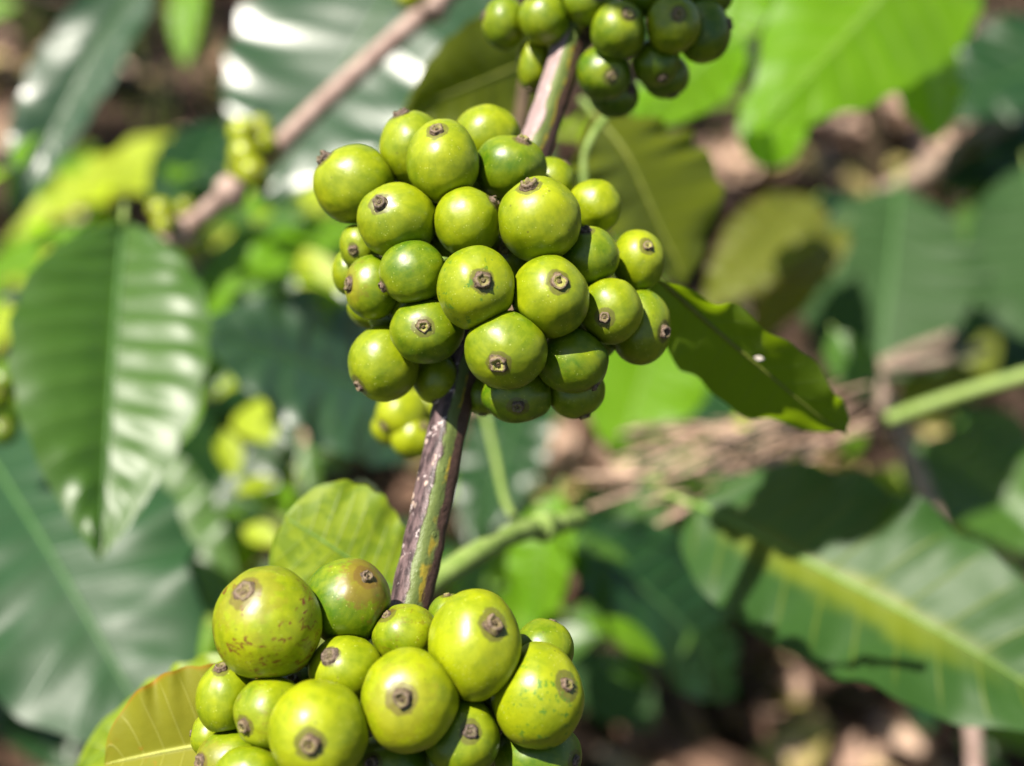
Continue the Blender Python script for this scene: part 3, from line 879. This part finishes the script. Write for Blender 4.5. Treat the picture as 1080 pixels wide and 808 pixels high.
def leaf(base, tip, width, nrm, mat, label, bend=0.08, fold=0.35, wave=0.05, nwave=5, quilt=1.0, skew=0.0, tipk=1.0, lit=None, seed=None, petiole=None, group=None, name='coffee_leaf', side=0.0, half=(1.0, 1.0), basek=1.0, litpts=()):
    P0, P1 = W(*base), W(*tip)
    ax = P1 - P0
    L = ax.length
    X = ax.normalized()
    N = V(*nrm)
    Z = (N - X * N.dot(X)).normalized()
    Y = Z.cross(X)
    dm = (D(base[2]) + D(tip[2])) / 2
    hw = width * dm / FPX / 2
    r = random.Random(seed if seed is not None else int(base[0] * 7 + base[1] * 13 + tip[0]))
    ph = [r.uniform(0, 6.28) for _ in range(4)]
    NS, NA = 90, 29
    vs, uvs = [], []
    so = Vector((r.uniform(0, 90), r.uniform(0, 90), 0))
    def prof(s):
        e0, e1 = 0.80 * basek, 0.92 * tipk
        a = max(0.0, s) ** e0 * max(0.0, 1 - s) ** e1
        pk = e0 / (e0 + e1)
        return a / (pk ** e0 * (1 - pk) ** e1)
    def pt(s, a):
        w = hw * (prof(s) + 0.004) * (half[0] if a < 0 else half[1])
        w *= 1 + 0.035 * math.sin(2 * PI * nwave * 1.6 * s + ph[0] + (1 if a > 0 else 0)) * 0.6 * min(1, abs(a) * 1.2)
        z = bend * L * 4 * s * (1 - s)
        z += 0.03 * L * noise.noise(Vector((s * 2.2, a, 0)) + so)
        y = a * w
        ab = abs(a)
        z += fold * ab * w - 0.25 * fold * ab * ab * w
        z += wave * hw * 2 * (ab ** 2) * math.sin(2 * PI * nwave * (s + 0.07 * math.sin(7 * s + ph[3])) + (ph[1] if a > 0 else ph[2])) * (0.65 + 0.7 * noise.noise(Vector((s * 3, (1 if a > 0 else -1), 7)) + so)) * min(1, 4 * s) * min(1, 4 * (1 - s))
        # quilted blade: sunk lateral veins
        q = math.sin(PI * ((s - ab * 0.10) * 11.0 + 0.5))
        z += quilt * (0.020 + 0.020 * noise.noise(Vector((s * 5, a * 2, 4)) + so)) * hw * (q * q) * min(1, ab * 4) * (1 - ab ** 3)
        y += skew * hw * math.sin(PI * s)
        y += side * L * 4 * s * (1 - s)
        return P0 + X * (s * L) + Y * y + Z * z
    for i in range(NS):
        s = i / (NS - 1)
        for j in range(NA):
            a = (j / (NA - 1)) * 2 - 1
            vs.append(pt(s, a)); uvs.append((s, a))
    root = empty(name, P0, label, 'leaf', group)
    root['_o'] = tuple(P0)
    me = mesh_obj('blade', vs, grid_faces(NS, NA), mat, root)
    lay = me.data.uv_layers.new(name='UVMap')
    for lp in me.data.loops:
        lay.data[lp.index].uv = uvs[lp.vertex_index]
    path = [pt(s / 24 * 0.97, 0) + Z * (0.012 * hw) for s in range(25)]
    rm = 0.014 * hw + 0.0003
    v, f, uv = tube(path, lambda t: rm * (1.25 - t), 8)
    mesh_obj('midrib', v, f, M['rib_' + kind_of.get(mat.name, 'mid')], root, uv)
    pl = petiole if petiole is not None else 0.10 * L
    p = [P0 + X * (0.01 * L), P0 - X * (pl * 0.5) - Z * (pl * 0.05), P0 - X * pl - Z * (pl * 0.25)]
    v, f, uv = tube(spline(p, 8), rm * 1.4, 8)
    mesh_obj('petiole', v, f, M['petiole'], root, uv)
    for (s, a, rad) in litpts:
        LEAVES_LIT.append((pt(s, a), rad))
    if lit:
        for s in (0.2, 0.4, 0.6, 0.8):
            LEAVES_LIT.append((pt(s, 0), lit))
    return root

G, Bl, Yg, Li, Ol, Ma = M['glossy'], M['bluish'], M['young'], M['lime'], M['olive'], M['matte']
HALF = (1.1, 0.7)
# ---- near leaves
leaf((130, 236, .36), (106, 590, .315), 196, (.24, .42, .88), G, 'broad upright green leaf with white gloss on one half, pointing down at the edge', bend=.05, fold=.36, wave=.03, lit=.055, quilt=2.4)
leaf((-30, 455, .40), (170, 790, .34), 265, (.12, .60, .79), M['teal'], 'large dark bluish green leaf below the broad upright one', bend=.10, fold=.06, wave=.05, lit=.02, quilt=.9, tipk=.7, basek=.8)
leaf((-70, 590, .46), (70, 790, .42), 150, (.2, .6, .77), Bl, 'dark leaf overlapped by the large bluish green one at the edge', bend=.06, fold=.2)
leaf((60, 470, .46), (250, 650, .42), 150, (-.1, .6, .8), G, 'mid green leaf peeking out between the large bluish leaf and the bottom cluster', bend=.06, fold=.15, quilt=.8)
leaf((470, 450, .44), (205, 345, .40), 185, (-.10, .45, .89), M['silver'], 'dark leaf with pale glossy streaks behind the middle cluster', bend=.05, fold=.25, quilt=1.4, lit=.03)
leaf((165, -40, .475), (12, 232, .45), 92, (.0, .28, .96), M['silver'], 'narrow wavy leaf with a yellow lit edge hanging in the upper corner', bend=.06, fold=.5, wave=.06, nwave=6, lit=.05)
leaf((470, -70, .56), (275, 215, .50), 270, (-.14, .27, .95), M['silver'], 'broad silvery blue leaf shining behind the pale twig', bend=.03, fold=.10, quilt=.7, lit=.09)
leaf((610, 42, .33), (425, 118, .32), 125, (.0, -.35, .9), Ol, 'shaded olive leaf seen behind the branch above the middle cluster', bend=.05, fold=.15, quilt=.5)
leaf((625, 120, .325), (722, 300, .325), 230, (.80, -.35, .55), Ol, 'dark olive leaf hanging in shade just behind the middle cluster', bend=.05, fold=.2, quilt=.15)
leaf((686, 290, .236), (893, 455, .262), 122, (-.36, -.46, .80), M['olive_green'], 'olive leaf with wavy rim and a white speck, sticking out from the middle cluster', bend=.03, fold=-.12, wave=.085, nwave=4, quilt=.2, half=HALF, tipk=.75)
leaf((1030, -110, .42), (800, 140, .37), 190, (-.3, -.50, -.75), Yg, 'large bright translucent green leaf glowing in the upper corner', bend=-.04, fold=.25, quilt=1.0, lit=.055)
leaf((960, -10, .45), (985, 150, .43), 105, (-.3, -.50, -.75), Yg, 'smaller bright leaf behind the large glowing one', bend=-.05, fold=.3, quilt=.8, lit=.06)
leaf((820, 60, .42), (812, 176, .41), 72, (.1, -.5, -.75), Yg, 'small bright rounded leaf tip under the large glowing leaf', bend=-.05, fold=.2, lit=.05, tipk=.6)
leaf((780, 40, .40), (665, 140, .37), 85, (-.3, -.6, -.7), Yg, 'bright green leaf lit from behind under the top cluster', bend=-.05, fold=.2, lit=.04)
leaf((780, -50, .42), (760, 60, .41), 90, (.1, -.5, -.75), Yg, 'bright green leaf at the upper edge beside the top cluster', bend=-.05, fold=.2, lit=.05)
leaf((948, 195, .56), (925, 400, .52), 195, (-.05, .40, .9), Ma, 'rounded matte green leaf with a pale midrib', bend=.05, fold=.15, quilt=.4, tipk=.55)
leaf((1085, 175, .56), (1100, 365, .52), 150, (-.1, .40, .9), Ma, 'matte green leaf cut by the edge beside the rounded one', bend=.05, fold=.15, quilt=.4, tipk=.6)
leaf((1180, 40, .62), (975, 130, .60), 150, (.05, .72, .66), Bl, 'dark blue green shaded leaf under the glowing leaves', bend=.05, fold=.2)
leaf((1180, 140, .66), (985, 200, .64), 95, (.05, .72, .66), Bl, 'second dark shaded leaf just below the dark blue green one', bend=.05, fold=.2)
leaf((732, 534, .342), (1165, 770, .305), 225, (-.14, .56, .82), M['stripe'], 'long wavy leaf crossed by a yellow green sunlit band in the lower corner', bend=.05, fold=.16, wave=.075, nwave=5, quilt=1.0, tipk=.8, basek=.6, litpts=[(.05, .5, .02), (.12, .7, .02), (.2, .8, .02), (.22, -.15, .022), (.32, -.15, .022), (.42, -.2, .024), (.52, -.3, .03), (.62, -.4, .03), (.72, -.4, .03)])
leaf((960, 470, .50), (1120, 590, .46), 150, (.0, .6, .8), G, 'dark glossy leaf cut by the edge beneath the green stem', bend=.06, fold=.3, quilt=1.2)
leaf((590, 555, .42), (775, 735, .44), 150, (.12, .55, .8), Bl, 'drooping dark green leaf over the soil below the dried stems', bend=.10, fold=.3, wave=.06, quilt=1.2)
leaf((590, 520, .40), (566, 660, .40), 80, (-.5, .2, .8), Yg, 'bright green leaf flank catching sun beside the stem', bend=.06, fold=.3, lit=.03)
leaf((700, 330, .50), (650, 490, .46), 135, (.1, .55, .8), M['young'], 'pale green leaf with light midrib under the middle cluster', bend=.04, fold=.2, quilt=.6)
leaf((560, 400, .55), (500, 590, .50), 95, (-.15, .50, .85), Bl, 'pale shining blue grey leaf just beyond the stem', bend=.05, fold=.2, lit=.03)
leaf((440, 640, .255), (300, 545, .250), 150, (-.05, .5, .85), M['varieg'], 'yellow green mottled leaf behind the bottom cluster beside the stem', bend=.04, fold=.12, wave=.03, quilt=.2, tipk=.5, lit=.03)
leaf((345, 770, .235), (110, 806, .226), 150, (.02, .42, .90), M['withered'], 'curled yellowing leaf with a brown rim in front of the bottom cluster', bend=.12, fold=.50, wave=.05, quilt=.3, tipk=.6, lit=.03)
leaf((290, 700, .26), (80, 815, .27), 95, (-.1, .72, .7), M['varieg'], 'faded yellow green leaf half hidden above the curled yellowing one', bend=.06, fold=.2, lit=.03)
leaf((880, 350, .44), (915, 425, .43), 55, (.0, .5, .85), G, 'small green leaf beyond the tip of the olive leaf', bend=.05, fold=.2)
leaf((-60, 320, .50), (140, 262, .47), 95, (.0, .75, .65), Yg, 'bright green leaf peeking out above the broad upright leaf', bend=.06, fold=.25, lit=.04)
leaf((-30, 380, .6), (40, 330, .58), 90, (-.1, .7, .7), Li, 'lime yellow leaf patch at the edge behind the broad upright leaf', bend=.05, fold=.2, lit=.05)
leaf((-30, 470, .6), (40, 462, .58), 70, (-.1, .7, .7), Li, 'lime yellow leaf tip at the edge lower behind the broad upright leaf', bend=.05, fold=.2, lit=.05)
leaf((390, 235, .50), (250, 300, .46), 80, (-.05, .75, .66), Yg, 'bright green leaf beside the outer flank of the middle cluster', bend=.05, fold=.2, lit=.04)
leaf((350, 170, .75), (235, 275, .7), 150, (-.1, .75, .6), Li, 'sunlit lime leaf blurred below the pale twig', bend=.05, fold=.2, lit=.10)
leaf((240, 150, .80), (10, 252, .78), 110, (-.1, .8, .6), Li, 'sunlit yellow green leaf lying low behind the narrow wavy leaf', bend=.05, fold=.2, lit=.12)
leaf((240, 130, .55), (170, 255, .5), 90, (.2, .5, .8), Bl, 'small dark leaf in shade at the foot of the pale twig', bend=.05, fold=.2)
leaf((300, 400, .48), (180, 600, .46), 120, (.3, .4, .8), Bl, 'dark shaded leaf behind the broad upright leaf', bend=.05, fold=.3)
leaf((330, 230, .52), (215, 420, .5), 130, (.2, .45, .85), G, 'dark green leaf filling the gap beside the broad upright leaf', bend=.05, fold=.3)
leaf((230, 480, .6), (330, 600, .58), 70, (.2, .5, .8), Ol, 'olive leaf in deep shade above the mottled leaf', bend=.05, fold=.3)
leaf((860, 210, .50), (740, 330, .46), 90, (.1, .45, .85), M['ragged'], 'ragged yellow olive leaf beyond the outer edge of the middle cluster', bend=.07, fold=.3, wave=.12, nwave=7)
leaf((890, 240, .52), (790, 370, .48), 65, (-.2, .5, .8), M['ragged'], 'second ragged leaf hanging just lower, browned at the rim', bend=.07, fold=.3, wave=.12, nwave=7)
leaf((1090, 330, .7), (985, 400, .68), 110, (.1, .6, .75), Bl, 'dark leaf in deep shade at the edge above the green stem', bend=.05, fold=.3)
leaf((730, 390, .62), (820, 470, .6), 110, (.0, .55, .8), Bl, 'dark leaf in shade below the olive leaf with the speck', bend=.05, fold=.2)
leaf((770, 452, .5), (812, 428, .49), 24, (-.2, .6, .8), Li, 'tiny pale green leaflet under the olive leaf', bend=.05, fold=.2, lit=.03)
leaf((910, 500, .55), (970, 545, .54), 60, (-.2, .6, .8), M['varieg'], 'pale cream green leaf between twig and striped leaf', bend=.05, fold=.2, lit=.03)
leaf((600, 690, .6), (690, 770, .58), 80, (.0, .7, .7), Ma, 'low greyish leaf over the soil beside the bottom cluster', bend=.05, fold=.2)
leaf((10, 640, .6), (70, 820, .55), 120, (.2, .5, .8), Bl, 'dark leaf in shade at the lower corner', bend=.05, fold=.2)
leaf((205, -30, .62), (196, 70, .6), 40, (-.2, .4, .9), Yg, 'small bright leaf beyond the top of the narrow wavy leaf', bend=.05, fold=.2, lit=.04)
leaf((1010, 440, .52), (1090, 480, .5), 60, (-.1, .6, .8), G, 'green leaf tucked beneath the slender green stem', bend=.05, fold=.2)

# ---- undergrowth leaves far behind, blurred beyond telling apart
def undergrowth():
    r = random.Random(40)
    made = 0
    while made < 250:
        px, py = r.uniform(-40, 1120), r.uniform(-40, 860)
        d = r.uniform(.60, .95)
        close = made < 60
        if close:                                       # small leaves in the gaps between the broad ones
            x0, y0, x1, y1 = r.choice(((200, 400, 310, 610), (200, 400, 310, 610), (560, 500, 780, 720), (560, 560, 700, 740), (-20, 240, 60, 480), (230, 200, 340, 330), (20, 120, 200, 260)))
            px, py, d = r.uniform(x0, x1), r.uniform(y0, y1), r.uniform(.40, .56)
        if (830 < px < 1000 and 60 < py < 230) or (740 < px < 840 and 150 < py < 260) or (640 < px < 1000 and py > 690) or (60 < px < 260 and py < 170):
            continue
        P = W(px, py, d)
        if P.z < 0.05 + ground_z(P.x, P.y):
            continue
        yaw = r.uniform(0, 6.28)
        L = r.uniform(.018, .045) if close else r.uniform(.035, .105)
        q = P + Vector((math.cos(yaw), math.sin(yaw), r.uniform(-.7, .1))) * L
        zone = r.random()
        if px < 420:
            k = ('lime', 'young', 'glossy', 'olive')[int(zone * 4)]
        else:
            k = ('young', 'glossy', 'bluish', 'bluish', 'olive', 'glossy', 'matte')[int(zone * 7)]
        if close:
            k = r.choice(('lime', 'young', 'young', 'glossy', 'glossy', 'bluish'))
        sunny = k in ('lime', 'young')
        N = Vector((r.uniform(-.6, .6), r.uniform(-.6, .3), 1)).normalized()
        X = (q - P).normalized(); Z = (N - X * N.dot(X)).normalized(); Y = Z.cross(X)
        hw = L * r.uniform(.2, .3)
        vs, uvs = [], []
        for i in range(14):
            s = i / 13
            w = hw * math.sin(PI * min(1, s * .97 + .015)) ** .8
            for j in range(7):
                a = j / 3 - 1
                vs.append(P + X * (s * L) + Y * (a * w) + Z * (.25 * abs(a) * w + .25 * L * s * (1 - s) + .04 * w * math.sin(14 * s + 2 * a)))
                uvs.append((s, a))
        o = mesh_obj('undergrowth_leaf', vs, grid_faces(14, 7), M[k], origin=P)
        lay = o.data.uv_layers.new(name='UVMap')
        for lp in o.data.loops:
            lay.data[lp.index].uv = uvs[lp.vertex_index]
        if sunny:
            tag(o, 'blurred bright green leaf deep in the undergrowth far behind the clusters', 'leaf', 'bright undergrowth leaves')
            LEAVES_LIT.append((P + X * (.5 * L), .03))
        else:
            tag(o, 'blurred dark green leaf deep in the undergrowth far behind the clusters', 'leaf', 'dark undergrowth leaves')
        made += 1
undergrowth()

# white fluff on the olive leaf
def fluff():
    c = W(800, 378, 0.2455)
    vs, fs = [], []
    bm = bmesh.new()
    bmesh.ops.create_icosphere(bm, subdivisions=3, radius=0.0006)
    for v in bm.verts:
        v.co *= 1 + 0.6 * noise.noise(v.co * 1400)
        v.co.x *= 1.6
        v.co.z *= 0.7
    vs = [c + v.co for v in bm.verts]
    fs = [tuple(v.index for v in f.verts) for f in bm.faces]
    bm.free()
    o = mesh_obj('plant_fluff', vs, fs, M['fluff'], origin=c)
    tag(o, 'small white fluff speck stuck on the olive leaf', 'fluff')
fluff()

# ------------------------------------------------------------------ unseen canopy added for dapples, leaves left out where sun is wanted
def canopy():
    r = random.Random(3)
    keep = [(FOCAL_NODES['mid'], .045), (FOCAL_NODES['low'], .05), (W(600, 20, .28), .025), (W(470, 500, .222), .03), (W(560, 160, .25), .02)]
    keep += LEAVES_LIT
    for (px, py, d) in ((690, 505, .39), (740, 490, .39), (790, 470, .39), (840, 460, .39), (890, 445, .39), (985, 540, .46)):
        keep.append((W(px, py, d), .035))
    for (px, py) in ((905, 150), (940, 120), (875, 110), (965, 150), (775, 195), (800, 190), (695, 400), (600, 480), (300, 170), (220, 80), (15, 160), (10, 60), (690, 560), (270, 500), (330, 510), (450, 470)):
        keep.append((ground_at(px, py), .045))
    items = []
    for i in range(1500):
        gx, gy, gz = r.uniform(-1.7, 1.7), r.uniform(0.1, 3.8), 0.0
        t = r.uniform(1.35, 2.3)
        c = Vector((gx, gy, gz)) + SUN * (t / SUN.z)
        L = r.uniform(0.10, 0.20)
        ok = True
        for p, rad in keep:
            q = c - p
            q -= SUN * q.dot(SUN)
            if q.length < rad + L * 0.42:
                ok = False
                break
        if not ok:
            continue
        v, f = small_leaf(c, r.uniform(0, 6.28), r.uniform(-.6, .6), L, L * r.uniform(.35, .5), r.uniform(-.3, .3), r)
        items.append((v, f, r.random()))
    for (px, py, d, dist, L) in ((728, 52, .262, .30, .045),):  # extra unseen leaf set on the sun ray to shade the top cluster
        c = W(px, py, d) + SUN * dist
        v, f = small_leaf(c, r.uniform(0, 6.28), 0.1, L, L * .8, .1, r)
        items.append((v, f, r.random()))
    scatter_mesh('added_canopy', 'unseen leafy canopy added overhead to cast dappled shadows', 'foliage', items,
                 tinted('added_canopy_leaf', [(0.03, 0.08, 0.015), (0.05, 0.13, 0.02), (0.08, 0.17, 0.03)], 0.45, 0.3))
canopy()
for o in bpy.data.objects:
    if '_o' in o:
        del o['_o']
